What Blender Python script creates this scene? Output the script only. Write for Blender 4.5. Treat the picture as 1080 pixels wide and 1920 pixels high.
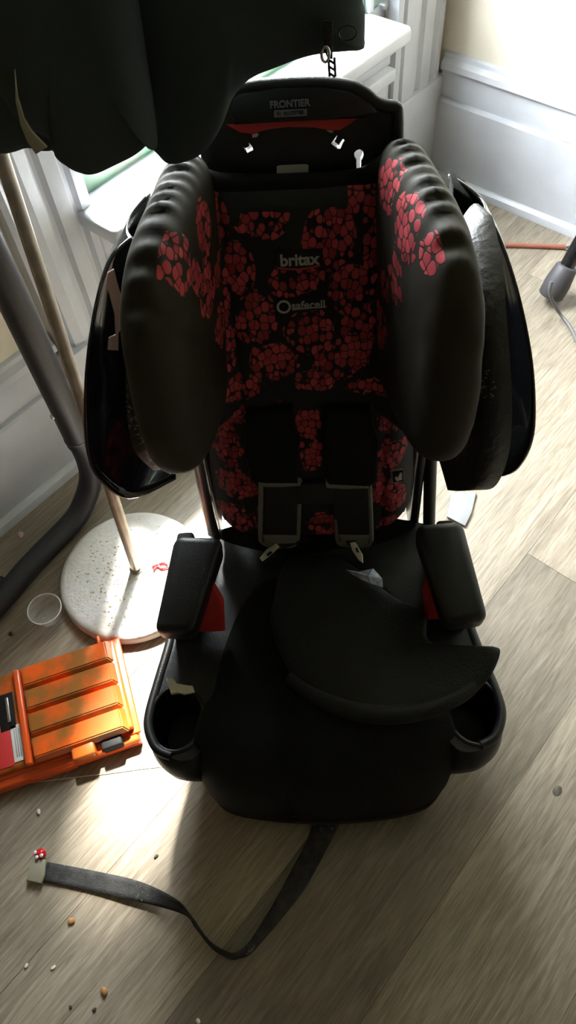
import bpy, bmesh, math, random
from mathutils import Vector, Matrix, noise
random.seed(7)
for o in list(bpy.data.objects):
    bpy.data.objects.remove(o)
scene = bpy.context.scene
COL = scene.collection

# ------------------------------------------------------------------ camera
FPX, PITCH, ROLL, YAW, HC = 1375.4, math.radians(56.88), math.radians(5.754), math.radians(44.66), 1.40
_f = Vector((0, math.cos(PITCH), -math.sin(PITCH)))
_r0 = Vector((1, 0, 0)); _d0 = _f.cross(_r0)
_r = _r0*math.cos(ROLL) + _d0*math.sin(ROLL)
_d = -_r0*math.sin(ROLL) + _d0*math.cos(ROLL)
CAM = Vector((0, 0, HC))
cd = bpy.data.cameras.new('camera'); cam = bpy.data.objects.new('camera', cd); COL.objects.link(cam)
cam.matrix_world = Matrix(((_r.x, -_d.x, -_f.x, 0), (_r.y, -_d.y, -_f.y, 0), (_r.z, -_d.z, -_f.z, HC), (0, 0, 0, 1)))
cd.sensor_fit = 'AUTO'; cd.sensor_width = 36; cd.lens = FPX/1920*36; cd.clip_start = .02
scene.camera = cam

# ------------------------------------------------------------------ light and exposure
world = bpy.data.worlds.new('world'); scene.world = world; world.use_nodes = True
bg = world.node_tree.nodes['Background']
bg.inputs[0].default_value = (.93, .97, 1, 1); bg.inputs[1].default_value = 50.0
sl = bpy.data.lights.new('sun', 'SUN'); sl.energy = 38; sl.angle = math.radians(5); sl.color = (1, .95, .86)
so = bpy.data.objects.new('sun', sl); COL.objects.link(so)
SUN_AZ, SUN_EL = math.radians(5), math.radians(55)
tosun = Vector((math.sin(SUN_AZ)*math.cos(SUN_EL), math.cos(SUN_AZ)*math.cos(SUN_EL), math.sin(SUN_EL)))
so.rotation_euler = tosun.to_track_quat('Z', 'Y').to_euler(); so.location = tosun*8
vs = scene.view_settings
vs.view_transform = 'Standard'; vs.look = 'None'; vs.gamma = 1; vs.use_curve_mapping = False; vs.exposure = 0.35

# ------------------------------------------------------------------ frames of reference
def ray(x, y):
    return _r*((x-540)/FPX) + _d*((y-960)/FPX) + _f
def floor_at(x, y, z=0.0):                    # photo point known to lie at height z
    r = ray(x, y); t = (z-HC)/r.z; return CAM + r*t
UX, VX = Vector((math.cos(YAW), math.sin(YAW), 0)), Vector((-math.sin(YAW), math.cos(YAW), 0))
def RM(u, v, z):                              # room frame: u along the window wall, v towards it
    return UX*u + VX*v + Vector((0, 0, z))
def roomat(x, y, v):
    r = ray(x, y); t = v/r.dot(VX); P = CAM + r*t; return P.dot(UX), v, P.z
AZ = math.radians(3.665)                      # the seat faces this azimuth
SR, SD = Vector((math.cos(AZ), -math.sin(AZ), 0)), Vector((math.sin(AZ), math.cos(AZ), 0))
SY = .45
def S(x, d, z): return Vector((x, d-SY, z))   # seat-local coordinates
def SW(x, d, z): return SR*x + SD*d + Vector((0, 0, z))
def sray(x, y):
    r = ray(x, y); return r.dot(SR), r.dot(SD), r.z
def P(x, y, d):                               # photo point known to lie at depth d, seat-local
    a, b, c = sray(x, y); t = d/b; return S(a*t, d, HC+c*t)
def PW(x, y, d):
    a, b, c = sray(x, y); t = d/b; return SW(a*t, d, HC+c*t)
def PZ(x, y, z):                              # photo point at height z, seat-local
    a, b, c = sray(x, y); t = (z-HC)/c; return S(a*t, b*t, z)
def PP(x, y, a0, b0):                         # photo point on the plane d = a0 + b0*z
    a, b, c = sray(x, y); t = (a0+b0*HC)/(b-b0*c); return S(a*t, b*t, HC+c*t)

# ------------------------------------------------------------------ materials
MATS = {}
def mat(name, col, rough=.6, metal=0, bump=0, bscale=200, var=0, vscale=20, spec=.5, stretch=(1, 1, 1), coat=0, trans=0, col2=None, sss=0):
    m = bpy.data.materials.new(name); m.use_nodes = True; MATS[name] = m
    nt = m.node_tree; b = nt.nodes['Principled BSDF']
    b.inputs['Base Color'].default_value = (*col, 1); b.inputs['Roughness'].default_value = rough
    b.inputs['Metallic'].default_value = metal; b.inputs['Specular IOR Level'].default_value = spec
    b.inputs['Coat Weight'].default_value = coat; b.inputs['Transmission Weight'].default_value = trans
    tc = nt.nodes.new('ShaderNodeTexCoord'); mp = nt.nodes.new('ShaderNodeMapping'); mp.inputs['Scale'].default_value = stretch
    nt.links.new(tc.outputs['Object'], mp.inputs[0])
    if var or col2:
        n = nt.nodes.new('ShaderNodeTexNoise'); n.inputs['Scale'].default_value = vscale; n.inputs['Detail'].default_value = 6
        nt.links.new(mp.outputs[0], n.inputs['Vector'])
        r = nt.nodes.new('ShaderNodeValToRGB'); r.color_ramp.elements[0].position = .35; r.color_ramp.elements[1].position = .68
        c2 = col2 or tuple(min(1, c*(1-var)) for c in col)
        r.color_ramp.elements[0].color = (*c2, 1); r.color_ramp.elements[1].color = (*col, 1)
        nt.links.new(n.outputs['Fac'], r.inputs[0]); nt.links.new(r.outputs[0], b.inputs['Base Color'])
    if bump:
        n = nt.nodes.new('ShaderNodeTexNoise'); n.inputs['Scale'].default_value = bscale; n.inputs['Detail'].default_value = 4
        nt.links.new(mp.outputs[0], n.inputs['Vector'])
        bp = nt.nodes.new('ShaderNodeBump'); bp.inputs['Strength'].default_value = bump; bp.inputs['Distance'].default_value = .004
        nt.links.new(n.outputs['Fac'], bp.inputs['Height']); nt.links.new(bp.outputs[0], b.inputs['Normal'])
    return m
mat('paint_white', (.61, .635, .69), .38, bump=.25, bscale=35, var=.10, vscale=9)
mat('paint_chip', (.72, .73, .76), .5, bump=.7, bscale=120)
mat('plaster', (.80, .74, .62), .85, bump=.6, bscale=28, var=.12, vscale=7)
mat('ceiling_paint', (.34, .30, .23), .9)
mat('far_wall', (.24, .19, .13), .9, bump=.4, bscale=28)
mat('shell_black', (.007, .0075, .008), .40, bump=.15, bscale=500, spec=.4)
mat('gloss_black', (.008, .008, .009), .11, coat=.4)
mat('worn_black', (.021, .021, .018), .55, bump=.9, bscale=70, stretch=(1, 1, .6), col2=(.013, .013, .012), vscale=50)
mat('cloth_black', (.0085, .009, .0075), .9, bump=.3, bscale=350, spec=.15)
mat('flap_cloth', (.008, .0085, .0075), .62, bump=.25, bscale=300, spec=.25)
mat('satin_cloth', (.035, .030, .022), .7, bump=.35, bscale=160, spec=.2)
mat('coat_cloth', (.040, .053, .052), .95, bump=.2, bscale=700, spec=.1)
mat('webbing_black', (.012, .012, .012), .75, bump=.5, bscale=600)
mat('webbing_dusty', (.060, .060, .060), .85, bump=.6, bscale=500, var=.45, vscale=60)
mat('grey_trim', (.17, .18, .16), .8, bump=.4, bscale=500)
mat('olive_tape', (.30, .28, .20), .75, bump=.3, bscale=400)
mat('metal_beige', (.62, .58, .48), .35, metal=.3)
mat('steel', (.55, .55, .55), .3, metal=1)
mat('print_dim', (.34, .34, .34), .6)
mat('print_faint', (.16, .16, .155), .6)
mat('print_grey', (.28, .28, .27), .6)
mat('print_white', (.62, .62, .62), .6)
mat('red_plastic', (.42, .022, .02), .5)
mat('patch_black', (.007, .007, .008), .65, spec=.3)
mat('rack_tube', (.017, .0165, .020), .48, bump=.1, bscale=300)
mat('pole_metal', (.42, .36, .29), .38, metal=.55, var=.3, vscale=30)
mat('lamp_base', (.78, .77, .76), .32, bump=.3, bscale=120, col2=(.64, .62, .58), vscale=16)
mat('dirt', (.50, .40, .24), .9)
mat('orange_base', (.80, .10, .012), .32, coat=.3)
mat('orange_lid', (.85, .12, .008), .30, coat=.4, col2=(.34, .125, .022), vscale=20)
_rmp = [n for n in MATS['orange_lid'].node_tree.nodes if n.type == 'VALTORGB'][0]; _rmp.color_ramp.elements[0].position = .40; _rmp.color_ramp.elements[1].position = .62
mat('white_paper', (.78, .78, .77), .7)
mat('red_print', (.62, .03, .03), .6)
mat('foil_red', (.62, .02, .02), .25, metal=.2)
mat('foil_white', (.85, .85, .85), .3, metal=.3)
mat('foil_blue', (.20, .30, .50), .35, metal=.3, col2=(.7, .72, .75), vscale=90)
mat('knot', (.13, .11, .085), .5, var=.5, vscale=120)
mat('crumb', (.50, .24, .09), .8, var=.4, vscale=200)
mat('speck_pale', (.70, .66, .56), .8)
mat('speck_dark', (.05, .045, .035), .8)
mat('pink_scrap_and_reflection', (.62, .42, .40), .8)  # floor scrap, and the reflection painted on the left shell
mat('rubber', (.055, .052, .058), .55)
mat('cord_grey', (.13, .13, .135), .4)
mat('cord_brown', (.34, .12, .08), .5)
mat('grey_plastic', (.22, .22, .225), .4)
mat('beige_card', (.52, .48, .38), .8)
mat('thread', (.85, .84, .80), .8)
mat('green_rail', (.20, .55, .33), .5, bump=.4, bscale=60, col2=(.55, .62, .50), vscale=14)
mat('brown_wood', (.36, .20, .10), .6, var=.5, vscale=25, bump=.3, bscale=60)
mat('porch', (.80, .80, .78), .8)
mat('lawn', (.17, .22, .13), .9, var=.5, vscale=4)
mat('pale_label', (.40, .40, .33), .6)
def glass_mat(name, tint, gloss=.06, rough=.02, mixglass=None):
    m = bpy.data.materials.new(name); m.use_nodes = True; nt = m.node_tree; MATS[name] = m
    for n in list(nt.nodes):
        if n.type != 'OUTPUT_MATERIAL': nt.nodes.remove(n)
    out = nt.nodes['Material Output']
    t = nt.nodes.new('ShaderNodeBsdfTransparent'); t.inputs[0].default_value = (*tint, 1)
    g = nt.nodes.new('ShaderNodeBsdfGlossy'); g.inputs['Roughness'].default_value = rough
    mx = nt.nodes.new('ShaderNodeMixShader')
    mx.inputs[0].default_value = gloss
    nt.links.new(t.outputs[0], mx.inputs[1]); nt.links.new(g.outputs[0], mx.inputs[2])
    nt.links.new(mx.outputs[0], out.inputs[0])
    return m
glass_mat('window_glass', (.97, .98, .98))

def speckle(name, thr, col):
    m = MATS[name]; nt = m.node_tree; b = nt.nodes['Principled BSDF']; src = b.inputs['Base Color'].links[0].from_socket
    tc = nt.nodes.new('ShaderNodeTexCoord'); n = nt.nodes.new('ShaderNodeTexNoise'); n.inputs['Scale'].default_value = 190; n.inputs['Detail'].default_value = 5; n.inputs['Roughness'].default_value = .7
    nt.links.new(tc.outputs['Object'], n.inputs['Vector'])
    n2 = nt.nodes.new('ShaderNodeTexNoise'); n2.inputs['Scale'].default_value = 16; nt.links.new(tc.outputs['Object'], n2.inputs['Vector'])
    ad = nt.nodes.new('ShaderNodeMath'); ad.operation = 'ADD'; nt.links.new(n.outputs['Fac'], ad.inputs[0]); nt.links.new(n2.outputs['Fac'], ad.inputs[1])
    r = nt.nodes.new('ShaderNodeMapRange'); r.inputs[1].default_value = thr; r.inputs[2].default_value = thr+.05; nt.links.new(ad.outputs[0], r.inputs[0])
    mx = nt.nodes.new('ShaderNodeMixRGB'); nt.links.new(r.outputs[0], mx.inputs[0]); nt.links.new(src, mx.inputs[1]); mx.inputs[2].default_value = (*col, 1)
    nt.links.new(mx.outputs[0], b.inputs['Base Color']); b.inputs['Specular IOR Level'].default_value = .25
speckle('worn_black', 1.16, (.26, .26, .22)); speckle('webbing_dusty', 1.20, (.22, .20, .17)); speckle('lamp_base', 1.22, (.48, .40, .28))
def translucent(name, alpha):
    m = mat(name, (.85, .85, .84), .25); m.node_tree.nodes['Principled BSDF'].inputs['Alpha'].default_value = alpha
translucent('clear_plastic', .20); translucent('plastic_rim', .75)
def plank_material():
    m = bpy.data.materials.new('plank'); m.use_nodes = True; MATS['plank'] = m; nt = m.node_tree; b = nt.nodes['Principled BSDF']
    N = nt.nodes.new; L = nt.links.new
    tc = N('ShaderNodeTexCoord'); oi = N('ShaderNodeObjectInfo')
    add = N('ShaderNodeVectorMath'); add.operation = 'MULTIPLY_ADD'
    cmb = N('ShaderNodeCombineXYZ'); L(oi.outputs['Random'], cmb.inputs[0]); L(oi.outputs['Random'], cmb.inputs[1]); L(oi.outputs['Random'], cmb.inputs[2])
    L(cmb.outputs[0], add.inputs[0]); add.inputs[1].default_value = (37, 23, 11); L(tc.outputs['Object'], add.inputs[2])
    def tex(sx, sy, detail, dist, rough=.6):
        mp = N('ShaderNodeMapping'); mp.inputs['Scale'].default_value = (sx, sy, 1); L(add.outputs[0], mp.inputs[0])
        n = N('ShaderNodeTexNoise'); n.inputs['Scale'].default_value = 1; n.inputs['Detail'].default_value = detail
        n.inputs['Roughness'].default_value = rough; n.inputs['Distortion'].default_value = dist; L(mp.outputs[0], n.inputs['Vector']); return n
    g1 = tex(6, 90, 6, 1.8, .62); g2 = tex(3.0, 10, 4, 1.0); g3 = tex(20, 330, 3, .5)
    r1 = N('ShaderNodeValToRGB'); e = r1.color_ramp.elements; e[0].position = .30; e[1].position = .70
    e[0].color = (.235, .198, .150, 1); e[1].color = (.45, .398, .322, 1); L(g1.outputs['Fac'], r1.inputs[0])
    r2 = N('ShaderNodeValToRGB'); e = r2.color_ramp.elements; e[0].position = .28; e[1].position = .72
    e[0].color = (.72, .70, .68, 1); e[1].color = (1.10, 1.08, 1.05, 1); L(g2.outputs['Fac'], r2.inputs[0])
    mx = N('ShaderNodeMixRGB'); mx.blend_type = 'MULTIPLY'; mx.inputs[0].default_value = 1; L(r1.outputs[0], mx.inputs[1]); L(r2.outputs[0], mx.inputs[2])
    r3 = N('ShaderNodeValToRGB'); e = r3.color_ramp.elements; e[0].position = .35; e[1].position = .6
    e[0].color = (.76, .75, .73, 1); e[1].color = (1, 1, 1, 1); L(g3.outputs['Fac'], r3.inputs[0])
    m2 = N('ShaderNodeMixRGB'); m2.blend_type = 'MULTIPLY'; m2.inputs[0].default_value = 1; L(mx.outputs[0], m2.inputs[1]); L(r3.outputs[0], m2.inputs[2])
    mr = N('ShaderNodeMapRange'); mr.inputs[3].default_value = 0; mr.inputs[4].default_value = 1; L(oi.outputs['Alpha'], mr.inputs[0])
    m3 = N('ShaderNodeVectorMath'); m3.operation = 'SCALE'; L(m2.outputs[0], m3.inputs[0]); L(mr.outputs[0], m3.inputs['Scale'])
    # knots
    L(m3.outputs[0], b.inputs['Base Color'])
    b.inputs['Roughness'].default_value = .40; b.inputs['Specular IOR Level'].default_value = .5
    bp = N('ShaderNodeBump'); bp.inputs['Strength'].default_value = .22; bp.inputs['Distance'].default_value = .002
    L(g1.outputs['Fac'], bp.inputs['Height']); L(bp.outputs[0], b.inputs['Normal'])
plank_material()

def berry_material():
    m = bpy.data.materials.new('berry_print'); m.use_nodes = True; MATS['berry_print'] = m; nt = m.node_tree; b = nt.nodes['Principled BSDF']
    N = nt.nodes.new; L = nt.links.new
    at = N('ShaderNodeAttribute'); at.attribute_name = 'blob'
    tc = N('ShaderNodeTexCoord'); mp = N('ShaderNodeMapping'); mp.inputs['Scale'].default_value = (108, 80, 80); L(tc.outputs['Object'], mp.inputs[0])
    v = N('ShaderNodeTexVoronoi'); v.feature = 'DISTANCE_TO_EDGE'; v.inputs['Scale'].default_value = 1; v.inputs['Randomness'].default_value = .75; L(mp.outputs[0], v.inputs['Vector'])
    v2 = N('ShaderNodeTexVoronoi'); v2.inputs['Scale'].default_value = 1; v2.inputs['Randomness'].default_value = .75; L(mp.outputs[0], v2.inputs['Vector'])
    edge = N('ShaderNodeMapRange'); edge.inputs[1].default_value = .012; edge.inputs[2].default_value = .075; L(v.outputs['Distance'], edge.inputs[0])
    # blob edge bulges with the cells: shift the mask per cell
    sep = N('ShaderNodeSeparateColor'); L(v2.outputs['Color'], sep.inputs[0])
    a1 = N('ShaderNodeMath'); a1.operation = 'MULTIPLY_ADD'; L(sep.outputs[0], a1.inputs[0]); a1.inputs[1].default_value = .22; L(at.outputs['Fac'], a1.inputs[2])
    g = N('ShaderNodeMapRange'); g.inputs[1].default_value = .62; g.inputs[2].default_value = .66; L(a1.outputs[0], g.inputs[0])
    rd = N('ShaderNodeMapRange'); rd.inputs[1].default_value = .66; rd.inputs[2].default_value = .56; L(v2.outputs['Distance'], rd.inputs[0])
    m0 = N('ShaderNodeMath'); m0.operation = 'MULTIPLY'; L(edge.outputs[0], m0.inputs[0]); L(rd.outputs[0], m0.inputs[1])
    mu = N('ShaderNodeMath'); mu.operation = 'MULTIPLY'; L(m0.outputs[0], mu.inputs[0]); L(g.outputs[0], mu.inputs[1])
    rr = N('ShaderNodeValToRGB'); e = rr.color_ramp.elements; e[0].color = (.26, .030, .040, 1); e[1].color = (.52, .070, .085, 1); L(sep.outputs[1], rr.inputs[0])
    mx = N('ShaderNodeMixRGB'); L(mu.outputs[0], mx.inputs[0]); mx.inputs[1].default_value = (.016, .018, .017, 1); L(rr.outputs[0], mx.inputs[2])
    L(mx.outputs[0], b.inputs['Base Color']); b.inputs['Roughness'].default_value = .8; b.inputs['Specular IOR Level'].default_value = .25
    bp = N('ShaderNodeBump'); bp.inputs['Strength'].default_value = .25; bp.inputs['Distance'].default_value = .002; L(mu.outputs[0], bp.inputs['Height']); L(bp.outputs[0], b.inputs['Normal'])
berry_material()

# ------------------------------------------------------------------ mesh helpers
def link(name, me, m, parent=None, smooth=True):
    o = bpy.data.objects.new(name, me); COL.objects.link(o)
    if m: me.materials.append(MATS[m] if isinstance(m, str) else m)
    if smooth:
        for p in me.polygons: p.use_smooth = True
    if parent: o.parent = parent
    return o
def from_bm(name, bm, m, parent=None, smooth=True, auto=None):
    bmesh.ops.recalc_face_normals(bm, faces=bm.faces[:])
    if auto is not None:
        for e in bm.edges:
            if len(e.link_faces) == 2 and e.calc_face_angle(0) > auto: e.smooth = False
    me = bpy.data.meshes.new(name); bm.to_mesh(me); bm.free()
    return link(name, me, m, parent, smooth)
def box_bm(bm, a, b, bev=0, M=None):
    vs_ = bmesh.ops.create_cube(bm, size=1)['verts']
    c = [(a[i]+b[i])/2 for i in range(3)]; s = [abs(b[i]-a[i]) for i in range(3)]
    for v in vs_: v.co = Vector((v.co.x*s[0]+c[0], v.co.y*s[1]+c[1], v.co.z*s[2]+c[2]))
    if bev:
        es = list({e for v in vs_ for e in v.link_edges})
        r = bmesh.ops.bevel(bm, geom=es, offset=bev, segments=3, affect='EDGES', profile=.5); vs_ = list({v for f in r['faces'] for v in f.verts} | {v for v in vs_ if v.is_valid})
    if M:
        for v in vs_: v.co = M @ v.co
def box(name, a, b, m, parent=None, bev=0, M=None):
    bm = bmesh.new(); box_bm(bm, a, b, bev, M); return from_bm(name, bm, m, parent, bool(bev), .9 if bev else None)
def catmull(pts, n, closed=False):
    pts = [Vector(p) for p in pts]; N = len(pts); out = []
    segs = N if closed else N-1
    for k in range(n):
        t = k*segs/n if closed else k*segs/(n-1)
        i = min(int(t), segs-1); f = t-i
        g = (lambda j: pts[j % N]) if closed else (lambda j: pts[max(0, min(N-1, j))])
        p0, p1, p2, p3 = g(i-1), g(i), g(i+1), g(i+2)
        out.append(.5*((2*p1)+(p2-p0)*f+(2*p0-5*p1+4*p2-p3)*f*f+(3*p1-p0-3*p2+p3)*f**3))
    return out
def tube_bm(bm, pts, rad, seg=12, cap=True):
    pts = [Vector(p) for p in pts]; n = len(pts); rings = []
    up = Vector((0, 0, 1)); prev = None
    for i, p in enumerate(pts):
        t = (pts[min(i+1, n-1)]-pts[max(i-1, 0)]).normalized()
        if prev is None:
            a = t.orthogonal().normalized()
        else:
            a = (prev - t*prev.dot(t)).normalized()
        prev = a; b = t.cross(a); r = rad[i] if isinstance(rad, (list, tuple)) else rad
        rings.append([bm.verts.new(p+(a*math.cos(2*math.pi*k/seg)+b*math.sin(2*math.pi*k/seg))*r) for k in range(seg)])
    for i in range(n-1):
        for k in range(seg):
            bm.faces.new((rings[i][k], rings[i][(k+1) % seg], rings[i+1][(k+1) % seg], rings[i+1][k]))
    if cap: bm.faces.new(rings[0][::-1]); bm.faces.new(rings[-1])
def tube(name, pts, rad, m, parent=None, seg=12):
    bm = bmesh.new(); tube_bm(bm, pts, rad, seg); return from_bm(name, bm, m, parent, True, 1.0)
def lathe(name, prof, m, parent=None, seg=48, center=(0, 0, 0), M=None):
    bm = bmesh.new(); c = Vector(center); rings = []
    for r, z in prof:
        if r < 1e-6: rings.append([bm.verts.new(c+Vector((0, 0, z)))])
        else: rings.append([bm.verts.new(c+Vector((r*math.cos(2*math.pi*k/seg), r*math.sin(2*math.pi*k/seg), z))) for k in range(seg)])
    for a, b in zip(rings, rings[1:]):
        if len(a) == 1 and len(b) == 1: continue
        for k in range(seg):
            l = (k+1) % seg
            if len(a) == 1: bm.faces.new((a[0], b[k], b[l]))
            elif len(b) == 1: bm.faces.new((a[k], a[l], b[0]))
            else: bm.faces.new((a[k], a[l], b[l], b[k]))
    if M:
        for v in bm.verts: v.co = M @ v.co
    return from_bm(name, bm, m, parent, True, .7)
def loft(name, rows, m, parent=None, thick=0, closed_u=False, attr=None, capends=False, subsurf=0):
    nr, nc = len(rows), len(rows[0]); vl = [p for r in rows for p in r]; fs = []
    for i in range(nr-1):
        for j in range(nc if closed_u else nc-1):
            k = (j+1) % nc; fs.append((i*nc+j, i*nc+k, (i+1)*nc+k, (i+1)*nc+j))
    if capends and closed_u:
        fs.append(tuple(range(nc))[::-1]); fs.append(tuple((nr-1)*nc+j for j in range(nc)))
    me = bpy.data.meshes.new(name); me.from_pydata([tuple(p) for p in vl], [], fs); me.update()
    bm = bmesh.new(); bm.from_mesh(me); bmesh.ops.recalc_face_normals(bm, faces=bm.faces[:]); bm.to_mesh(me); bm.free()
    if attr: 
        at = me.attributes.new('blob', 'FLOAT', 'POINT')
        for i, v in enumerate(me.vertices): at.data[i].value = attr(v.co)
    o = link(name, me, m, parent)
    if thick:
        md = o.modifiers.new('thickness', 'SOLIDIFY'); md.thickness = thick; md.offset = 0
    if subsurf:
        md = o.modifiers.new('smooth', 'SUBSURF'); md.levels = md.render_levels = subsurf
    return o
def slab(name, pts, direction, thick, m, parent=None, bev=.0, smooth=False):
    """polygon extruded along direction by thick, rim bevelled"""
    d = Vector(direction).normalized()*thick; bm = bmesh.new()
    a = [bm.verts.new(p) for p in pts]; b = [bm.verts.new(Vector(p)+d) for p in pts]
    f1 = bm.faces.new(a); f2 = bm.faces.new(b[::-1]); n = len(a)
    for i in range(n): bm.faces.new((a[i], b[i], b[(i+1) % n], a[(i+1) % n]))
    if bev:
        es = list(f1.edges)+list(f2.edges)
        bmesh.ops.bevel(bm, geom=es, offset=bev, segments=2, affect='EDGES', profile=.5)
    return from_bm(name, bm, m, parent, bool(bev) or smooth, .8)
def pillow(name, outline, to3d, m, parent=None, rings=(0, .3, .55, .75, .88, .96, 1), p=3.0, attr=None, front=1, back=1, wrinkle=None, n=None):
    """inflated outline: to3d(a, b, h) with h in -1..1 the inflation"""
    pts = outline; N = len(pts); ca = sum(q[0] for q in pts)/N; cb = sum(q[1] for q in pts)/N
    verts, faces = [], []
    def ring(r, h):
        s = len(verts)
        for q in pts: verts.append(to3d(ca+(q[0]-ca)*r, cb+(q[1]-cb)*r, h))
        return s
    def side(sg):
        ids = []
        for r in rings[1:-1]: ids.append(ring(r, sg*(1-r**p)**(1/2)))
        return ids
    f = side(front); b = side(-back); rim = ring(1, 0)
    cf = len(verts); verts.append(to3d(ca, cb, front)); cbk = len(verts); verts.append(to3d(ca, cb, -back))
    for ids, c, fl in ((f, cf, False), (b, cbk, True)):
        seq = ids+[rim]
        for k in range(N):
            l = (k+1) % N
            t = (c, ids[0]+k, ids[0]+l); faces.append(t[::-1] if fl else t)
            for s, e in zip(seq, seq[1:]):
                q = (s+k, e+k, e+l, s+l); faces.append(q[::-1] if fl else q)
    if wrinkle: verts = [wrinkle(Vector(v)) for v in verts]
    me = bpy.data.meshes.new(name); me.from_pydata([tuple(v) for v in verts], [], faces); me.update()
    bm = bmesh.new(); bm.from_mesh(me); bmesh.ops.recalc_face_normals(bm, faces=bm.faces[:]); bm.to_mesh(me); bm.free()
    if attr:
        at = me.attributes.new('blob', 'FLOAT', 'POINT')
        for i, v in enumerate(me.vertices): at.data[i].value = attr(v.co)
    return link(name, me, m, parent)
def plate2d(name, outer, holes, thick, m, M, parent=None, bev=0):
    """flat plate with holes from a filled 2D curve; M maps plate space to parent space"""
    cu = bpy.data.curves.new(name, 'CURVE'); cu.dimensions = '2D'; cu.fill_mode = 'BOTH'; cu.extrude = thick/2; cu.bevel_depth = bev; cu.bevel_resolution = 1
    for loop in [outer]+holes:
        sp = cu.splines.new('POLY'); sp.points.add(len(loop)-1); sp.use_cyclic_u = True
        for q, pt in zip(loop, sp.points): pt.co = (q[0], q[1], 0, 1)
    to = bpy.data.objects.new('tmp', cu); me = bpy.data.meshes.new_from_object(to); bpy.data.objects.remove(to); bpy.data.curves.remove(cu)
    me.transform(M); me.name = name; me.materials.clear()
    return link(name, me, m, parent, False)
def text(name, body, size, m, M, parent=None, depth=.0006, sx=1, bold=0):
    cu = bpy.data.curves.new(name, 'FONT'); cu.body = body; cu.size = size; cu.extrude = depth; cu.align_x = 'CENTER'; cu.align_y = 'CENTER'; cu.offset = bold
    to = bpy.data.objects.new('tmp', cu); me = bpy.data.meshes.new_from_object(to); bpy.data.objects.remove(to); bpy.data.curves.remove(cu)
    me.transform(M @ Matrix.Diagonal((sx, 1, 1, 1))); me.name = name; me.materials.clear()
    return link(name, me, m, parent, False)
def empty(name, loc, rz=0):
    o = bpy.data.objects.new(name, None); COL.objects.link(o); o.location = loc; o.rotation_euler = (0, 0, rz); o.empty_display_size = .05; return o
def tag(o, label, cat, group=None, kind=None):
    o['label'] = label; o['category'] = cat
    if group: o['group'] = group
    if kind: o['kind'] = kind
    return o
def struct(o): o['kind'] = 'structure'; return o
def frame(origin, xdir, ydir):
    x = Vector(xdir).normalized(); y = Vector(ydir); y = (y - x*y.dot(x)).normalized(); z = x.cross(y)
    return Matrix(((x.x, y.x, z.x, origin[0]), (x.y, y.y, z.y, origin[1]), (x.z, y.z, z.z, origin[2]), (0, 0, 0, 1)))
def fbm(v, s): return noise.noise(Vector(v)*s)
ROOM = Matrix(((UX.x, VX.x, 0, 0), (UX.y, VX.y, 0, 0), (0, 0, 1, 0), (0, 0, 0, 1)))   # (u, v, z) -> world

# ------------------------------------------------------------------ room shell
UW, VW = 1.925, 1.165          # right wall plane, window wall plane
UB, VB, ZC = -2.6, -2.6, 2.55
WU0, WU1, WZ0, WZ1 = .675, 1.68, .545, 2.05
floor = struct(box('floor', (UB-.1, VB-.1, -.06), (UW+.1, VW+.25, -.006), 'speck_dark', None, 0, ROOM))
PWID, PLEN, V0 = .2331, 1.22, -.0568
me_plank = None
k0 = int(math.floor((VB-V0)/PWID)); row = k0
while V0+row*PWID < VW+.02:
    off = {0: .883, -1: -.35, 1: .52, 2: .45, 3: .98, 4: .70}.get(row, random.random()*PLEN)
    u = off-5*PLEN
    while u < UW:
        if u+PLEN > UB:
            if me_plank is None:
                bm = bmesh.new(); box_bm(bm, (-PLEN/2+.0002, -PWID/2+.0002, -.006), (PLEN/2-.0002, PWID/2-.0002, 0))
                top = [e for e in bm.edges if all(v.co.z > -.001 for v in e.verts)]
                bmesh.ops.bevel(bm, geom=top, offset=.0004, segments=1, affect='EDGES')
                me_plank = bpy.data.meshes.new('plank'); bm.to_mesh(me_plank); bm.free(); me_plank.materials.append(MATS['plank'])
            cu_, cv_ = u+PLEN/2, V0+(row+.5)*PWID
            if cu_+PLEN/2 <= UW+PLEN and cv_ < VW+.2:
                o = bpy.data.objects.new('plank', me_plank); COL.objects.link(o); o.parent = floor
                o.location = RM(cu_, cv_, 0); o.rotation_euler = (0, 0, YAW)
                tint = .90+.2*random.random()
                if row == 0: tint = .66 if u < .5 else 1.08  # near plank: darker board, with the seat's shadow also deepened in its tint
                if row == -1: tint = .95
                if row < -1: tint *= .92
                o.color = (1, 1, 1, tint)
        u += PLEN
    row += 1
kc = floor_at(1045, 1483, 0)
lathe('knot', [(0, .0002), (.008, .0002), (.0085, 0)], 'knot', floor, 20, M=Matrix.Translation((kc.x, kc.y, 0)) @ Matrix.Rotation(YAW, 4, 'Z') @ Matrix.Diagonal((1.25, .9, 1, 1)))
def wall(name, boxes, m):
    bm = bmesh.new()
    for a, b in boxes: box_bm(bm, a, b, 0, ROOM)
    return struct(from_bm(name, bm, m, None, False))
T = .16
wall('wall_back', [((UB-T, VW, -.01), (WU0, VW+T, ZC)), ((WU1, VW, -.01), (UW+T, VW+T, ZC)), ((WU0, VW, -.01), (WU1, VW+T, WZ0-.03)), ((WU0, VW, WZ1), (WU1, VW+T, ZC))], 'plaster')
wall('wall_right', [((UW, VB-T, -.01), (UW+T, VW, ZC))], 'plaster')
wall('wall_left', [((UB-T, VB-T, -.01), (UB, VW, ZC))], 'far_wall')
wall('wall_front', [((UB, VB-T, -.01), (UW, VB, ZC))], 'far_wall')
wall('ceiling', [((UB-T, VB-T, ZC), (UW+T, VW+T, ZC+.1))], 'ceiling_paint')

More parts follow.
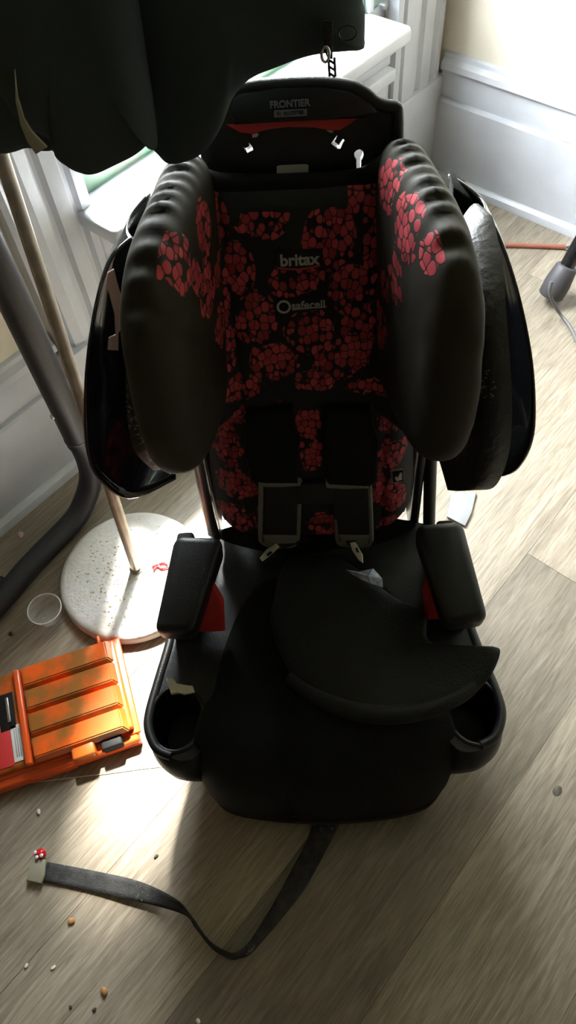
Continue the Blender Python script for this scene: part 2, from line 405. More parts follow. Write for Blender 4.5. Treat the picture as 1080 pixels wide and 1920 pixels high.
def profile_run(name, prof, u0, u1, axis, m, parent=None):
    """moulding: prof = [(out, z)...] swept along the wall"""
    bm = bmesh.new(); ends = []; NS = 40
    for k in range(NS+1):
        s = u0+(u1-u0)*k/NS
        ends.append([bm.verts.new(RM(s, VW-o-.0008*fbm((s, z, 1), 14), z) if axis == 'u' else RM(UW-o-.0008*fbm((s, z, 4), 14), s, z)) for o, z in prof])
    for a, b in zip(ends, ends[1:]):
        for i in range(len(prof)-1): bm.faces.new((a[i], a[i+1], b[i+1], b[i]))
    return from_bm(name, bm, m, parent, True, .5)
lower = [(0, .001), (.028, .001), (.028, .236), (.024, .243), (0, .2431)]
upper = [(0, .243), (.014, .243), (.016, .262), (.012, .285), (.012, .312), (0, .3121)]
cap = [(0, .312), (.016, .314), (.024, .322), (.021, .337), (.010, .348), (.008, .358), (0, .362)]
qround = [(.028, .028), (.034, .027), (.042, .020), (.045, .010), (.045, 0), (.028, 0)]
def baseboard(name, a, b, axis, dz=0):
    root = struct(profile_run(name, lower, a, b, axis, 'paint_white'))
    profile_run('moulding', upper, a, b, axis, 'paint_white', root)
    profile_run('cap_moulding', cap, a, b, axis, 'paint_white', root)
    profile_run('shoe_moulding', qround, a, b, axis, 'paint_white', root)
    return root
br = baseboard('baseboard_right', VB, VW-.03, 'v')
bb = baseboard('baseboard_back', UB, .50, 'u')
# chipped paint along the ledge of the right baseboard
bm = bmesh.new()
for k in range(46):
    v = .25+random.random()*.55; w = .004+random.random()*.010
    c = RM(UW-.022+random.random()*.006, v, .2435)
    q = [bm.verts.new(c+VX*(math.cos(t)*w)+UX*(math.sin(t)*.004)+Vector((0, 0, .0006+.0015*random.random()))) for t in [i*math.pi/3 for i in range(6)]]
    bm.faces.new(q)
o = from_bm('paint_flakes', bm, 'paint_chip', br, False); o['kind'] = 'stuff'

# ------------------------------------------------------------------ window
win = struct(empty('window_1', RM((WU0+WU1)/2, VW, WZ0)))
def wpart(name, boxes, m, bev=.003, parent=None):
    bm = bmesh.new()
    for a, b in boxes: box_bm(bm, a, b, bev, ROOM)
    o = from_bm(name, bm, m, None, True, .6)
    par = parent or win; o.parent = par
    o.matrix_parent_inverse = (Matrix.Translation(win.location)).inverted() if par is win else Matrix.Identity(4)
    if par is not win: o.matrix_parent_inverse = Matrix.Identity(4)
    return o
def casing(u0, u1, zb):
    """fluted casing as a moulded profile running vertically"""
    prof = [(0, 0), (0, .030), (.06, .034), (.10, .030), (.13, .018), (.17, .014), (.20, .026), (.32, .030), (.45, .024), (.5, .016), (.54, .016), (.58, .026), (.74, .028), (.78, .018), (.82, .018), (.86, .027), (.97, .027), (1, .022), (1, 0)]
    bm = bmesh.new(); ends = []
    for k in range(30):
        z = zb+(WZ1+.12-zb)*k/29
        ends.append([bm.verts.new(RM(u0+(u1-u0)*t, VW-o-.0012*fbm((t, z, 3), 9), z)) for t, o in prof])
    for a, b in zip(ends, ends[1:]):
        for i in range(len(prof)-1): bm.faces.new((a[i], a[i+1], b[i+1], b[i]))
    bm.faces.new(ends[0]); bm.faces.new(ends[-1][::-1])
    o = from_bm('casing', bm, 'paint_white', win, True, .35); o.matrix_parent_inverse = Matrix.Translation(win.location).inverted(); return o
casing(.505, .685, .30); casing(1.675, 1.905, .30)
wpart('plinth_block', [((.495, VW-.040, 0), (.69, VW, .30))], 'paint_white')
wpart('plinth_block', [((1.670, VW-.036, 0), (UW, VW, .30))], 'paint_white')
wpart('apron_board', [((.69, VW-.018, 0), (1.67, VW, .40))], 'paint_white')
wpart('apron', [((.675, VW-.030, .43), (1.655, VW, .525)), ((.675, VW-.055, .40), (1.645, VW, .432)), ((.68, VW-.036, .36), (1.635, VW, .40))], 'paint_white', .006)
wpart('sill', [((.650, VW-.125, .525), (1.60, VW+.012, .565))], 'paint_white', .012)
wpart('jamb', [((WU0, VW, WZ0), (WU0+.02, VW+T, WZ1)), ((WU1-.02, VW, WZ0), (WU1, VW+T, WZ1)), ((WU0, VW, WZ1-.02), (WU1, VW+T, WZ1))], 'paint_white', .002)
wpart('outer_sill', [((WU0, VW+.012, WZ0-.03), (WU1, VW+T+.05, WZ0+.01))], 'paint_white', .004)
a0, a1 = WU0+.02, WU1-.02; sv0, sv1 = VW+.010, VW+.045
wpart('sash_rail', [((a0, sv0, WZ0+.015), (a1, sv1, WZ0+.075))], 'green_rail', .004)
wpart('sash_rail', [((a0, sv0, 1.30), (a1, sv1, 1.345))], 'paint_white', .004)
wpart('sash_rail', [((a0, sv0, WZ1-.065), (a1, sv1, WZ1-.02))], 'paint_white', .004)
wpart('sash_stile', [((a0, sv0, WZ0+.015), (a0+.045, sv1, WZ1-.02))], 'paint_white', .004)
wpart('sash_stile', [((a1-.045, sv0, WZ0+.015), (a1, sv1, WZ1-.02))], 'paint_white', .004)
wpart('sash_stop', [((a1-.075, VW-.008, WZ0+.02), (a1-.058, VW+.008, WZ1-.02))], 'paint_white', .003)
wpart('pane', [((a0+.04, VW+.026, WZ0+.07), (a1-.04, VW+.030, 1.305))], 'window_glass', 0)
wpart('pane', [((a0+.04, VW+.026, 1.34), (a1-.04, VW+.030, WZ1-.06))], 'window_glass', 0)
# light portal in the opening so the sky is sampled well
pl = bpy.data.lights.new('window_portal', 'AREA'); pl.shape = 'RECTANGLE'; pl.size = WU1-WU0; pl.size_y = WZ1-WZ0
po = bpy.data.objects.new('window_portal', pl); COL.objects.link(po); pl.cycles.is_portal = True
pc = RM((WU0+WU1)/2, VW+T+.06, (WZ0+WZ1)/2)
po.matrix_world = frame(pc, -UX, Vector((0, 0, 1)))      # local -Z points along -v into the room
# outdoors
struct(box('ground', (-20, VW+T+.02, -1.3), (20, 40, -1.2), 'lawn', None, 0, ROOM))

# ------------------------------------------------------------------ car seat
seat = empty('car_seat', SW(0, SY, 0), -AZ)
tag(seat, 'black child car seat with raspberry red berry print, facing the camera on the wood floor', 'car seat')
HPa, HPb = .70-.25*.60, .25           # headrest panel plane d = a + b z
LPa, LPb = .655-.22*.32, .22          # lower back pad plane
def pxr(p, d=None): return .0
def hp0(x, y): return PP(x, y, HPa, HPb)
BLOBS = []                            # (centre, radius x, radius along the surface)
def blob(x, y, rx, ry, plane=(HPa, HPb)):
    c = PP(x, y, *plane); t = (c+Vector((0, SY, 0))-Vector((0, 0, HC))).length
    BLOBS.append((c, .95*rx*t/FPX, .95*ry*t/FPX/.80))
for a in [(488, 396, 55, 40), (447, 505, 30, 42), (478, 596, 41, 45), (618, 442, 54, 52), (553, 522, 53, 30), (660, 545, 46, 46), (672, 620, 32, 60),
          (580, 622, 50, 40), (514, 676, 48, 35), (640, 674, 52, 34), (590, 712, 42, 20), (452, 722, 42, 24), (700, 722, 58, 14), (402, 418, 26, 40),
          (686, 375, 38, 38), (700, 470, 20, 46), (424, 640, 15, 50), (418, 560, 12, 30), (722, 560, 15, 48), (730, 655, 16, 44)]: blob(*a)
for a in [(432, 765, 40, 26), (425, 835, 34, 42), (445, 905, 46, 30), (440, 972, 38, 32), (575, 775, 28, 34), (583, 838, 24, 40), (585, 925, 24, 14), (605, 972, 34, 27),
          (733, 785, 30, 28), (733, 850, 32, 30), (700, 905, 30, 34), (735, 930, 30, 30), (728, 982, 34, 22), (660, 975, 30, 26), (500, 960, 30, 30), (520, 735, 34, 10)]: blob(*a, plane=(LPa, LPb))
BCUT = hp0(488, 397).z
def bfield(co, lst=None):
    best = 0
    if -.085 < co.x < .055 and co.z > BCUT: return 0
    for c, rx, rz in BLOBS:
        dx = (co.x-c.x)/rx; dz = math.hypot(co.z-c.z, (co.y-c.y)*.6)/rz
        q = math.hypot(dx, dz)
        if q < 1.6: best = max(best, .5+.5*(1-q)*1.6)
    return max(0, min(1, best))
# --- headrest cover panel (front and rolled rim)
rows = []; NR, NC = 120, 110
for i in range(NR+1):
    s = i/NR; r = []
    for j in range(NC+1):
        t = -1+2*j/NC; x = t*.142
        ztop = .902 - .012*math.cos(t*1.5) + .030*max(0, abs(t)-.45)
        zbot = .592 - .018*(1-t*t) + .010*math.sin(5*t)
        z = zbot+(ztop-zbot)*s
        d = HPa+HPb*z
        e = max(0, (abs(x)-.092)/.05); d -= .055*e**1.4
        d -= .006*math.sin(min(1, s/.06)*math.pi/2)*0
        d += .010*(max(0, .05-s)/.05)**2 + .012*(max(0, s-.93)/.07)**2
        d += .0035*math.exp(-((abs(x)-.094)/.004)**2)      # seam groove
        d += .0022*fbm((x, z, .3), 22)
        r.append(S(x, d, z))
    rows.append(r)
loft('headrest_cover', rows, 'berry_print', seat, .004, attr=bfield)
# rolled black edge over the top of the cover
tube('cover_binding', catmull([P(352, 318, .78), P(400, 340, .785), P(470, 345, .79), P(560, 343, .79), (P(650, 338, .79)), P(695, 326, .785), P(735, 296, .78)], 40), .011, 'cloth_black', seat)
# --- side wings (padded)
WBLOB = {-1: [(.625, .915, .034), (.676, .833, .034), (.712, .893, .030), (.70, .755, .030), (.655, .872, .020), (.735, .82, .022)],
         1: [(.735, .917, .030), (.662, .914, .036), (.672, .842, .032), (.715, .73, .034), (.605, .925, .020), (.712, .80, .020)]}
def wing(sg):
    out = catmull([(.80, .925, 0), (.72, .948, 0), (.62, .945, 0), (.555, .900, 0), (.527, .82, 0), (.518, .735, 0), (.540, .668, 0), (.60, .628, 0), (.70, .62, 0), (.79, .66, 0), (.815, .80, 0)], 220, True)
    def mid(d, z): return (.168 if sg < 0 else .161)-.174*(d-.53)
    def to3(a, b, h): return S(sg*(mid(a, b) - h*.031), a, b)
    def wr(v):
        y, z = v.y+SY, v.z
        h = (mid(y, z)-sg*v.x)/.031                      # +1 inner face .. -1 outer face
        rim = max(0, 1-abs(h-.1)/.75) * max(0, min(1, (z-.84)/.05))
        k = (math.sin((y*.9-z*.5)*310+6*fbm(v, 9))*.0042+.004*fbm((y*1.4, z, v.x*.3), 55))*rim*(.7+1.2*abs(fbm(v, 13)))
        g = .0035*fbm(v, 11)+.0012*fbm(v, 34)
        return v + Vector((-sg*h*g, -.5*k, .8*k))
    def at(co):
        y, z = co.y+SY, co.z
        h = (mid(y, z)-sg*co.x)/.031
        if h < .30: return 0
        if z < .924-1.72*(y-.578)+.012*math.sin(y*60): return 0
        best = 0
        for d0, z0, r0 in WBLOB[sg]:
            q = math.hypot(y-d0, z-z0)/r0
            if q < 1.6: best = max(best, .5+.5*(1-q)*1.6)
        return max(0, min(1, best))
    return pillow('side_wing', [(p.x, p.y) for p in out], to3, wingmat(sg), seat, rings=(0, .1, .2, .3, .4, .48, .56, .63, .69, .75, .80, .85, .89, .92, .95, .975, .99, 1), p=9, attr=at, wrinkle=wr)
def wingmat(sg):
    if 'wing_cloth' in MATS: return 'wing_cloth'
    m = MATS['berry_print'].copy(); m.name = 'wing_cloth'; MATS['wing_cloth'] = m
    for n in m.node_tree.nodes:
        if n.type == 'MIX_RGB': n.inputs[1].default_value = (.027, .0245, .017, 1)
    b = m.node_tree.nodes['Principled BSDF']; b.inputs['Roughness'].default_value = .72; b.inputs['Specular IOR Level'].default_value = .22
    return 'wing_cloth'
for sg in (-1, 1): wing(sg)
# --- glossy outer shells around the wings
def shell(rim, sg, name):
    R = catmull(rim, 40); rows = []
    n = len(R)
    for i, p in enumerate(R):
        s = i/(n-1)
        back = S(sg*(.185+.03*math.sin(s*math.pi)), .835, .86-.30*s)
        if s > .8: back = back.lerp(S(sg*.15, .80, .55), (s-.8)/.2)
        mid = p.lerp(back, .5)+Vector((sg*.034, .0, -.012))
        row = []
        for k in range(15):
            t = k/14; row.append((1-t)**2*p + 2*t*(1-t)*mid + t*t*back)
        rows.append(row)
    return loft(name, rows, 'gloss_black', seat, .004)
shell([P(250, 447, .765), P(212, 480, .735), P(185, 550, .69), P(167, 650, .64), P(160, 750, .60), P(164, 845, .575), P(188, 900, .57), P(245, 935, .58), P(330, 897, .62)], -1, 'outer_shell')
shell([P(905, 395, .765), P(935, 445, .735), P(968, 540, .68), P(992, 650, .635), P(1001, 740, .60), P(998, 820, .575), P(975, 872, .57), P(943, 893, .585), P(880, 900, .64)], 1, 'outer_shell')
# worn hard edge of the right wing and its mate on the left
def edge_band(sg, c, w):
    C = catmull(c, 50); rows = []
    for i, p in enumerate(C):
        t = (C[min(i+1, 49)]-C[max(i-1, 0)]).normalized()
        a = Vector((1, 0, 0)); a = (a-t*a.dot(t)).normalized()
        wd = w*min(1, .12+i/9) 
        f, b = p, p+Vector((-sg*.010, .03+.07*min(1, i/25), -.004))
        rows.append([f-a*wd*.5, f+a*wd*.5, b+a*wd*.45, b-a*wd*.45])
    return loft('wing_edge', rows, 'worn_black', seat, 0, closed_u=True, capends=True)
o = edge_band(1, [P(919, 404, .735), P(913, 470, .68), P(918, 560, .625), P(927, 680, .575), P(932, 780, .548), P(926, 860, .545), P(902, 915, .56), P(860, 918, .60)], .034)
o['label'] = 'worn shiny black plastic edge with scuffed surface'
edge_band(-1, [P(262, 420, .745), P(262, 520, .68), P(258, 640, .62), P(258, 760, .575), P(270, 840, .56), P(305, 880, .575)], .026)
# pinkish reflection on the left shell, painted as a thin strip
sc = [(536, 508), (552, 516)]
tp = [(202, 512), (214, 505), (220, 530), (229, 560), (236, 590), (233, 606), (222, 625), (222, 657), (202, 656), (204, 634), (217, 628), (215, 590), (206, 555), (199, 535)]
slab('painted_reflection', [P(x, y, .70+(y-505)*(-.00032)) for x, y in tp], (-.3, .9, .2), .0015, 'pink_scrap_and_reflection', seat)['label'] = 'dull pink reflection on the left shell, painted as a strip'
for sg in (-1, 1):
    slab('wing_carrier', [S(sg*.11, .80, .585), S(sg*.20, .805, .60), S(sg*.205, .825, .80), S(sg*.11, .82, .80)], (0, 1, -.2), .022, 'shell_black', seat, .006)
# --- back plate with slots, handle arch and lettering
BPa, BPb = .60, .245
def bp(x, y): return PP(x, y, BPa, BPb)
bo = bp(560, 300); BX = Vector((1, 0, 0)); BY = Vector((0, BPb, 1)).normalized()
BM = frame(bo, BX, BY)
def b2(x, y):
    q = bp(x, y)-bo; return (q.dot(BX), q.dot(BY))
outer = [b2(*q) for q in [(425, 205), (428, 180), (440, 166), (462, 158), (520, 152), (600, 150), (655, 157), (684, 170), (700, 184), (716, 190), (738, 195), (745, 206), (746, 268), (750, 330), (752, 420), (752, 700), (400, 700), (392, 420), (384, 330), (376, 268), (378, 206), (386, 197), (410, 195)]]
def cut(pts): return [b2(*q) for q in pts]
key = [(666, 322), (666, 297), (662, 290), (662, 283), (667, 277), (674, 275), (681, 279), (683, 287), (680, 295), (678, 299), (678, 322)]
uL = [(449, 268), (458, 278), (464, 286), (477, 279), (474, 270), (468, 263), (464, 259), (466, 270), (460, 273), (452, 266)]
uR = [(618, 266), (631, 278), (638, 277), (648, 259), (642, 255), (634, 266), (629, 262), (635, 250), (631, 249)]
gap = [(419, 300), (424, 306), (428, 316), (428, 333), (425, 333), (424, 316)]
plate2d('back_plate', outer, [cut(key), cut(uL), cut(uR), cut(gap)], .012, 'shell_black', BM, seat, .001)
nrm = BX.cross(BY)*1.0     # away from camera or towards
if nrm.y > 0: nrm = -nrm
# handle arch: thick rounded lip along the top of the plate
tube('handle_lip', catmull([bp(*q)+nrm*.008 for q in [(428, 205), (430, 182), (442, 168), (465, 160), (520, 154), (600, 152), (655, 159), (684, 172), (700, 186), (718, 194), (740, 198), (744, 212), (745, 266)]], 70), .007, 'shell_black', seat)
slab('handle_panel', [bp(*q)+nrm*.006 for q in [(432, 178), (450, 166), (520, 158), (600, 156), (655, 163), (690, 182), (708, 204), (676, 216), (600, 217), (520, 221), (440, 228), (428, 205)]], nrm, .010, 'shell_black', seat, .004)
slab('red_stripe', [bp(*q)+nrm*.006 for q in [(424, 229), (470, 224), (540, 219), (610, 216), (674, 213), (655, 228), (636, 240), (615, 239), (590, 234), (540, 233), (500, 238), (472, 247), (450, 244)]], nrm, .004, 'red_plastic', seat, .001)
fm = frame(bp(543, 187)+nrm*.017, BX, BY); text('lettering', 'FRONTIER', .0098, 'print_faint', fm, seat, sx=.98, bold=.0003)
lb = slab('lettering_bar', [bp(*q)+nrm*.0165 for q in [(514, 199), (575, 196), (575, 209), (514, 212)]], nrm, .0008, 'print_faint', seat)
text('lettering', '90  BOOSTER', .0058, 'shell_black', frame(bp(544, 204)+nrm*.0178, BX, BY), lb, sx=.9)
slab('clip', [bp(*q)+nrm*.008 for q in [(473, 246), (482, 243), (486, 246), (482, 251), (474, 252)]], nrm, .004, 'steel', seat)
slab('clip', [bp(*q)+nrm*.008 for q in [(611, 239), (620, 238), (625, 241), (620, 244)]], nrm, .004, 'steel', seat)
slab('warning_label', [bp(*q)+nrm*.0065 for q in [(519, 308), (524, 306), (573, 304), (578, 306), (578, 350), (519, 350)]], nrm, .001, 'pale_label', seat)
# --- stitched patches with lettering on the cover
HN = Vector((0, -1, HPb)).normalized(); HX, HY = Vector((1, 0, 0)), Vector((0, HPb, 1)).normalized()
def hp(x, y): return PP(x, y, HPa, HPb)
pt = slab('brand_patch', [hp(*q)-HN*.001 for q in [(515, 468), (604, 464), (607, 497), (560, 504), (518, 505)]], HN, .005, 'patch_black', seat, .001)
text('lettering', 'britax', .0205, 'print_dim', frame(hp(561, 485)+HN*.0045, HX, HY), pt, sx=.98, bold=.0006)
tube('piping', catmull([hp(520, 500)+HN*.004, hp(560, 502)+HN*.004, hp(600, 495)+HN*.004], 12), .0012, 'red_plastic', pt)
pt = slab('brand_patch', [hp(*q)-HN*.001 for q in [(517, 560), (614, 551), (619, 576), (520, 586)]], HN, .005, 'patch_black', seat, .001)
text('lettering', 'safecell', .0150, 'print_dim', frame(hp(578, 569)+HN*.0045, HX, HY), pt, sx=1.0, bold=.0003)
bm = bmesh.new(); c0 = hp(532, 572)+HN*.005
tube_bm(bm, [c0+HX*(.0078*math.cos(t))+HY*(.0078*math.sin(t)) for t in [i*2*math.pi/24 for i in range(25)]], .0016, 6, False); from_bm('ring_mark', bm, 'print_dim', pt)
slab('tag_line', [hp(*q)+HN*.004 for q in [(548, 577), (612, 571), (612, 573), (548, 579)]], HN, .0005, 'print_grey', pt)

# --- lower back: frame, posts and pad
slab('back_frame', [S(-.175, .75, .22), S(.175, .75, .22), S(.165, .85, .70), S(-.165, .85, .70)], (0, 1, -.2), .05, 'shell_black', seat, .012)
for sg, px0, px1, mt in ((-1, (368, 865), (384, 940), 'steel'), (1, (806, 890), (815, 960), 'shell_black')):
    tube('side_post', [P(*px0, .715)+Vector((0, .03, .05)), P(*px1, .69)+Vector((0, 0, -.10))], .011, mt, seat)
for sg in (-1, 1):
    slab('frame_side', [S(sg*.172, .70, .24), S(sg*.172, .78, .24), S(sg*.172, .83, .66), S(sg*.172, .76, .66)], (sg, 0, 0), .018, 'shell_black', seat, .006)
rows = []
for i in range(91):
    s = i/90; r = []
    for j in range(91):
        t = -1+2*j/90; wdt = .152+.012*math.cos(s*2.2)
        rb = .03*(abs(t)**8) if s < .5 else 0
        z0 = .322+.028*abs(t)**6; z = z0+(.625-z0)*s; x = t*wdt*(1-.02*max(0, .08-s)/.08)
        d = LPa+LPb*z + .040*abs(t)**10 + .03*(max(0, .06-s)/.06)**2 - .010*(1-t*t) + .003*fbm((x, z, 5), 18)
        d += .004*math.exp(-((abs(x)-.112)/.005)**2)
        r.append(S(x, d, z))
    rows.append(r)
loft('back_pad', rows, 'berry_print', seat, .01, attr=bfield)
# --- harness pads, grey trimmed loops, tongues
LN = Vector((0, -1, LPb)).normalized()
def lp(x, y, off=0): return PP(x, y, LPa, LPb)+LN*(.012+off)
def rpoly(pts, k=3):
    return [p for p in catmull([(x, y, 0) for x, y in pts], len(pts)*k, True)]
for pts in ([(462, 752), (548, 742), (556, 800), (560, 884), (500, 884), (470, 880), (458, 820)], [(604, 745), (690, 742), (704, 800), (706, 880), (690, 890), (612, 886), (604, 820)]):
    slab('shoulder_pad', [lp(*q) for q in pts], LN, .020, 'cloth_black', seat, .007)
for pts, bar, band in (([(494, 884), (560, 884), (557, 1000), (494, 997)], [(490, 875), (528, 874), (562, 873), (563, 888), (528, 889), (492, 890)], [(490, 880), (489, 985), (493, 1000), (505, 1006), (540, 1007), (552, 1003), (558, 985), (561, 880)]),
                       ([(615, 890), (690, 890), (692, 1002), (632, 998)], [(608, 880), (645, 879), (684, 880), (688, 893), (645, 893), (610, 892)], [(690, 885), (694, 985), (692, 1000), (682, 1007), (645, 1005), (634, 1001), (631, 985), (630, 955)])):
    l = slab('belt_pad', [lp(*q) for q in pts], LN, .012, 'webbing_black', seat, .004)
    slab('trim_bar', [lp(*q, .008) for q in bar], LN, .010, 'grey_trim', l, .002)
    tube('edge_trim', catmull([lp(*q, .008) for q in band], 40), .0042, 'grey_trim', l, 8)
    lo = max(b[1] for b in pts)
    x0, x1 = min(b[0] for b in band)+4, max(b[0] for b in band)-4
    slab('trim_band', [lp(*q, .009) for q in [(x0, 983), (x1, 984), (x1-3, 1003), (x0+6, 1003)]], LN, .006, 'grey_trim', l, .002)
slab('chest_strap', [lp(*q, .002) for q in [(556, 888), (622, 886), (622, 926), (556, 926)]], LN, .012, 'webbing_black', seat, .003)
for tip, mid in (([(487, 1046), (500, 1030), (518, 1019), (524, 1026), (505, 1043), (492, 1053)], [(499, 1040), (507, 1033), (511, 1036), (503, 1043)]), ([(656, 1018), (666, 1016), (680, 1040), (681, 1056), (672, 1050), (660, 1032)], [(666, 1028), (670, 1026), (674, 1036), (669, 1036)])):
    t_ = slab('belt_tongue', [PZ(x, y, .335)+Vector((0, 0, 0)) for x, y in tip], (0, -.5, .85), .003, 'metal_beige', seat, .0008)
    slab('slot', [PZ(x, y, .339) for x, y in mid], (0, -.5, .85), .0006, 'patch_black', t_)
slab('belt_web', [PZ(x, y, .332) for x, y in [(516, 1014), (560, 1000), (580, 1012), (530, 1030)]], (0, -.5, .85), .003, 'webbing_black', seat)
slab('belt_web', [PZ(x, y, .332) for x, y in [(640, 1000), (668, 1000), (668, 1022), (652, 1022)]], (0, -.5, .85), .003, 'webbing_black', seat)
ic = slab('belt_icon_tag', [lp(*q, -.002) for q in [(732, 873), (756, 870), (757, 894), (733, 897)]], LN, .0015, 'print_grey', seat)
slab('icon_field', [lp(*q, 0) for q in [(734, 875), (754, 872.5), (755, 892), (735, 894.5)]], LN, .0006, 'patch_black', ic)
slab('icon_figure', [lp(*q, .0008) for q in [(738, 886), (742, 882), (744, 887), (748, 876), (752, 876), (752, 889), (742, 892)]], LN, .0005, 'print_white', ic)

# --- base body with cup holders
ring = [(-.205, .70), (-.235, .66), (-.243, .58), (-.252, .50), (-.268, .43), (-.280, .375), (-.278, .335), (-.264, .302), (-.238, .280), (-.208, .280), (-.180, .305), (-.10, .32), (0, .32), (.10, .32), (.182, .303), (.210, .278), (.240, .278), (.266, .298), (.280, .332), (.282, .372), (.270, .43), (.254, .50), (.245, .58), (.237, .66), (.207, .70), (.10, .72), (-.10, .72)]
R2 = catmull([(x, y, 0) for x, y in ring], 120, True)
rows = []
for z, sc, sy in ((.0, .78, .78), (.05, .83, .83), (.11, .89, .89), (.165, .95, .95), (.205, .985, .985), (.232, 1.0, .985), (.248, .995, .96), (.257, .985, .935), (.262, .965, .905)):
    rows.append([S(p.x*sc, .48+(p.y-.48)*(sy if p.y < .48 else 1), z) for p in R2])
loft('base_shell', rows, 'shell_black', seat, 0, closed_u=True)
# deck of the base with the two cup openings
def circ(cx, cy, rx, ry, n=28): return [(cx+rx*math.cos(2*math.pi*i/n), cy+ry*math.sin(2*math.pi*i/n)) for i in range(n)]
CUPS = [(-.231, .362), (.234, .356)]
deck_out = [(p.x*.967, (.48+(p.y-.48)*(.907 if p.y < .48 else 1))-SY) for p in R2]
plate2d('base_deck', deck_out, [circ(c[0], c[1]-SY, .041, .050) for c in CUPS], .006, 'shell_black', Matrix.Translation((0, 0, .260)), seat)
for c in CUPS:
    prof = [(1.0, 0), (.97, -.02), (.9, -.085), (.80, -.10), (0, -.10)]
    lathe('cup_holder', prof, 'shell_black', seat, 28, M=Matrix.Translation((c[0], c[1]-SY, .261)) @ Matrix.Diagonal((.0415, .0505, 1, 1)))
    bm = bmesh.new(); tube_bm(bm, [Vector((x, y, .2635)) for x, y in circ(c[0], c[1]-SY, .043, .052)]+[Vector((c[0]+.043, c[1]-SY, .2635))], .0035, 8, False); from_bm('cup_rim', bm, 'shell_black', seat)
# raised outer rim of the deck, catching the light
for sg in (-1, 1):
    e = [(-.214, .66), (-.245, .58), (-.250, .50), (-.264, .43), (-.275, .375), (-.274, .345), (-.259, .316), (-.236, .304)]
    tube('deck_rim', catmull([S(-sg*x, d, .262) for x, d in e], 40), .0075, 'shell_black', seat)
# --- seat cushion
prof = [(.70, .30), (.66, .262), (.60, .262), (.52, .272), (.44, .284), (.36, .292), (.31, .288), (.272, .262), (.252, .215), (.244, .15), (.243, .08), (.25, .03), (.27, .012)]
pr = catmull([(a, b, 0) for a, b in prof], 90)
rows = []
for i, q in enumerate(pr):
    r = []
    s = i/89
    for j in range(61):
        t = -1+2*j/60; frontf = max(0, min(1, (.40-q.x)/.12))
        x = t*(.186+.014*frontf); edge = abs(t)**6
        d = q.x + frontf*(.016*t*t+.028*edge) ; z = q.y - .035*edge*(1-frontf) - .008*t*t
        z += .006*math.exp(-((t+.35)/.10)**2)*(-1)*frontf + .003*fbm((x*2, s, 2), 6)
        d += .010*math.exp(-((t+.30)/.05)**2)*frontf*max(0, min(1, (.26-q.y)/.05))
        r.append(S(x, d, max(.006, z)))
    rows.append(r)
loft('seat_cushion', rows, 'cloth_black', seat, .006)
tube('cushion_piping', catmull([S(-.198, .30, .10), S(-.196, .288, .055), S(-.17, .268, .022), S(-.10, .255, .012), S(0, .247, .010), S(.10, .251, .012), S(.17, .265, .02), S(.197, .287, .055)], 60), .0045, 'satin_cloth', seat, 8)
# --- loose seat flap turned up over the cushion
fo = [(512, 1130), (528, 1065), (560, 1040), (640, 1050), (700, 1092), (745, 1122), (786, 1140), (800, 1160), (800, 1195), (822, 1212), (866, 1218), (892, 1222), (930, 1226), (926, 1256), (905, 1288), (868, 1318), (800, 1345), (730, 1354), (660, 1346), (600, 1322), (556, 1282), (524, 1222), (508, 1170)]
fl = [PZ(x, y, .318) for x, y in fo]
def flz(a, b, h):
    z = .318+.012*h; r = max(0, (.42-(b+SY))/.1)
    curl = max(0, (a-.19)/.05); z += .010*curl*curl - .004*r
    return Vector((a, b, z+.004*fbm((a, b, .5), 12)))
pillow('seat_flap', [(p.x, p.y) for p in catmull([(q.x, q.y, 0) for q in fl], 120, True)], flz, 'flap_cloth', seat, p=6)
tube('flap_roll', catmull([PZ(x, y, .318) for x, y in [(540, 1268), (590, 1305), (660, 1332), (730, 1340), (800, 1330), (865, 1302), (908, 1265)]], 50), [.006+.009*math.sin(math.pi*min(1, max(0, i/49)))**.5 for i in range(50)], 'flap_cloth', seat, 10)
# --- armrests with red inserts
def arm(pts_top, sg):
    """four top corners (back-in, back-out, front-out, front-in) in the photo -> rounded tapered block"""
    zb, zf = .425, .385
    tb = [PZ(*pts_top[0], zb), PZ(*pts_top[1], zb), PZ(*pts_top[2], zf), PZ(*pts_top[3], zf)]
    bm = bmesh.new(); top = [bm.verts.new(p) for p in tb]
    bot = [bm.verts.new(p+Vector((sg*.004, .012 if i > 1 else 0, -.060))) for i, p in enumerate(tb)]
    bm.faces.new(top); bm.faces.new(bot[::-1])
    for i in range(4): bm.faces.new((top[i], bot[i], bot[(i+1) % 4], top[(i+1) % 4]))
    bmesh.ops.bevel(bm, geom=list(bm.edges), offset=.014, segments=4, affect='EDGES', profile=.5)
    return from_bm('armrest', bm, 'shell_black', seat, True, 1.2)
arm([(420, 1004), (326, 1000), (287, 1184), (362, 1188)], -1)
arm([(776, 980), (868, 972), (918, 1160), (836, 1172)], 1)
for sg in (-1, 1):
    slab('arm_support', [S(sg*.196, .64, .25), S(sg*.212, .49, .25), S(sg*.212, .50, .36), S(sg*.196, .63, .385)], (sg, 0, 0), .030, 'shell_black', seat, .006)
slab('red_insert', [PZ(x, y, z) for x, y, z in [(386, 1078, .395), (413, 1125, .34), (416, 1184, .285), (356, 1185, .285)]], (.7, .5, -.4), .008, 'red_plastic', seat, .001)
slab('red_insert', [PZ(x, y, z) for x, y, z in [(811, 1058, .395), (800, 1110, .34), (803, 1162, .285), (847, 1160, .285)]], (-.7, .5, -.4), .008, 'red_plastic', seat, .001)
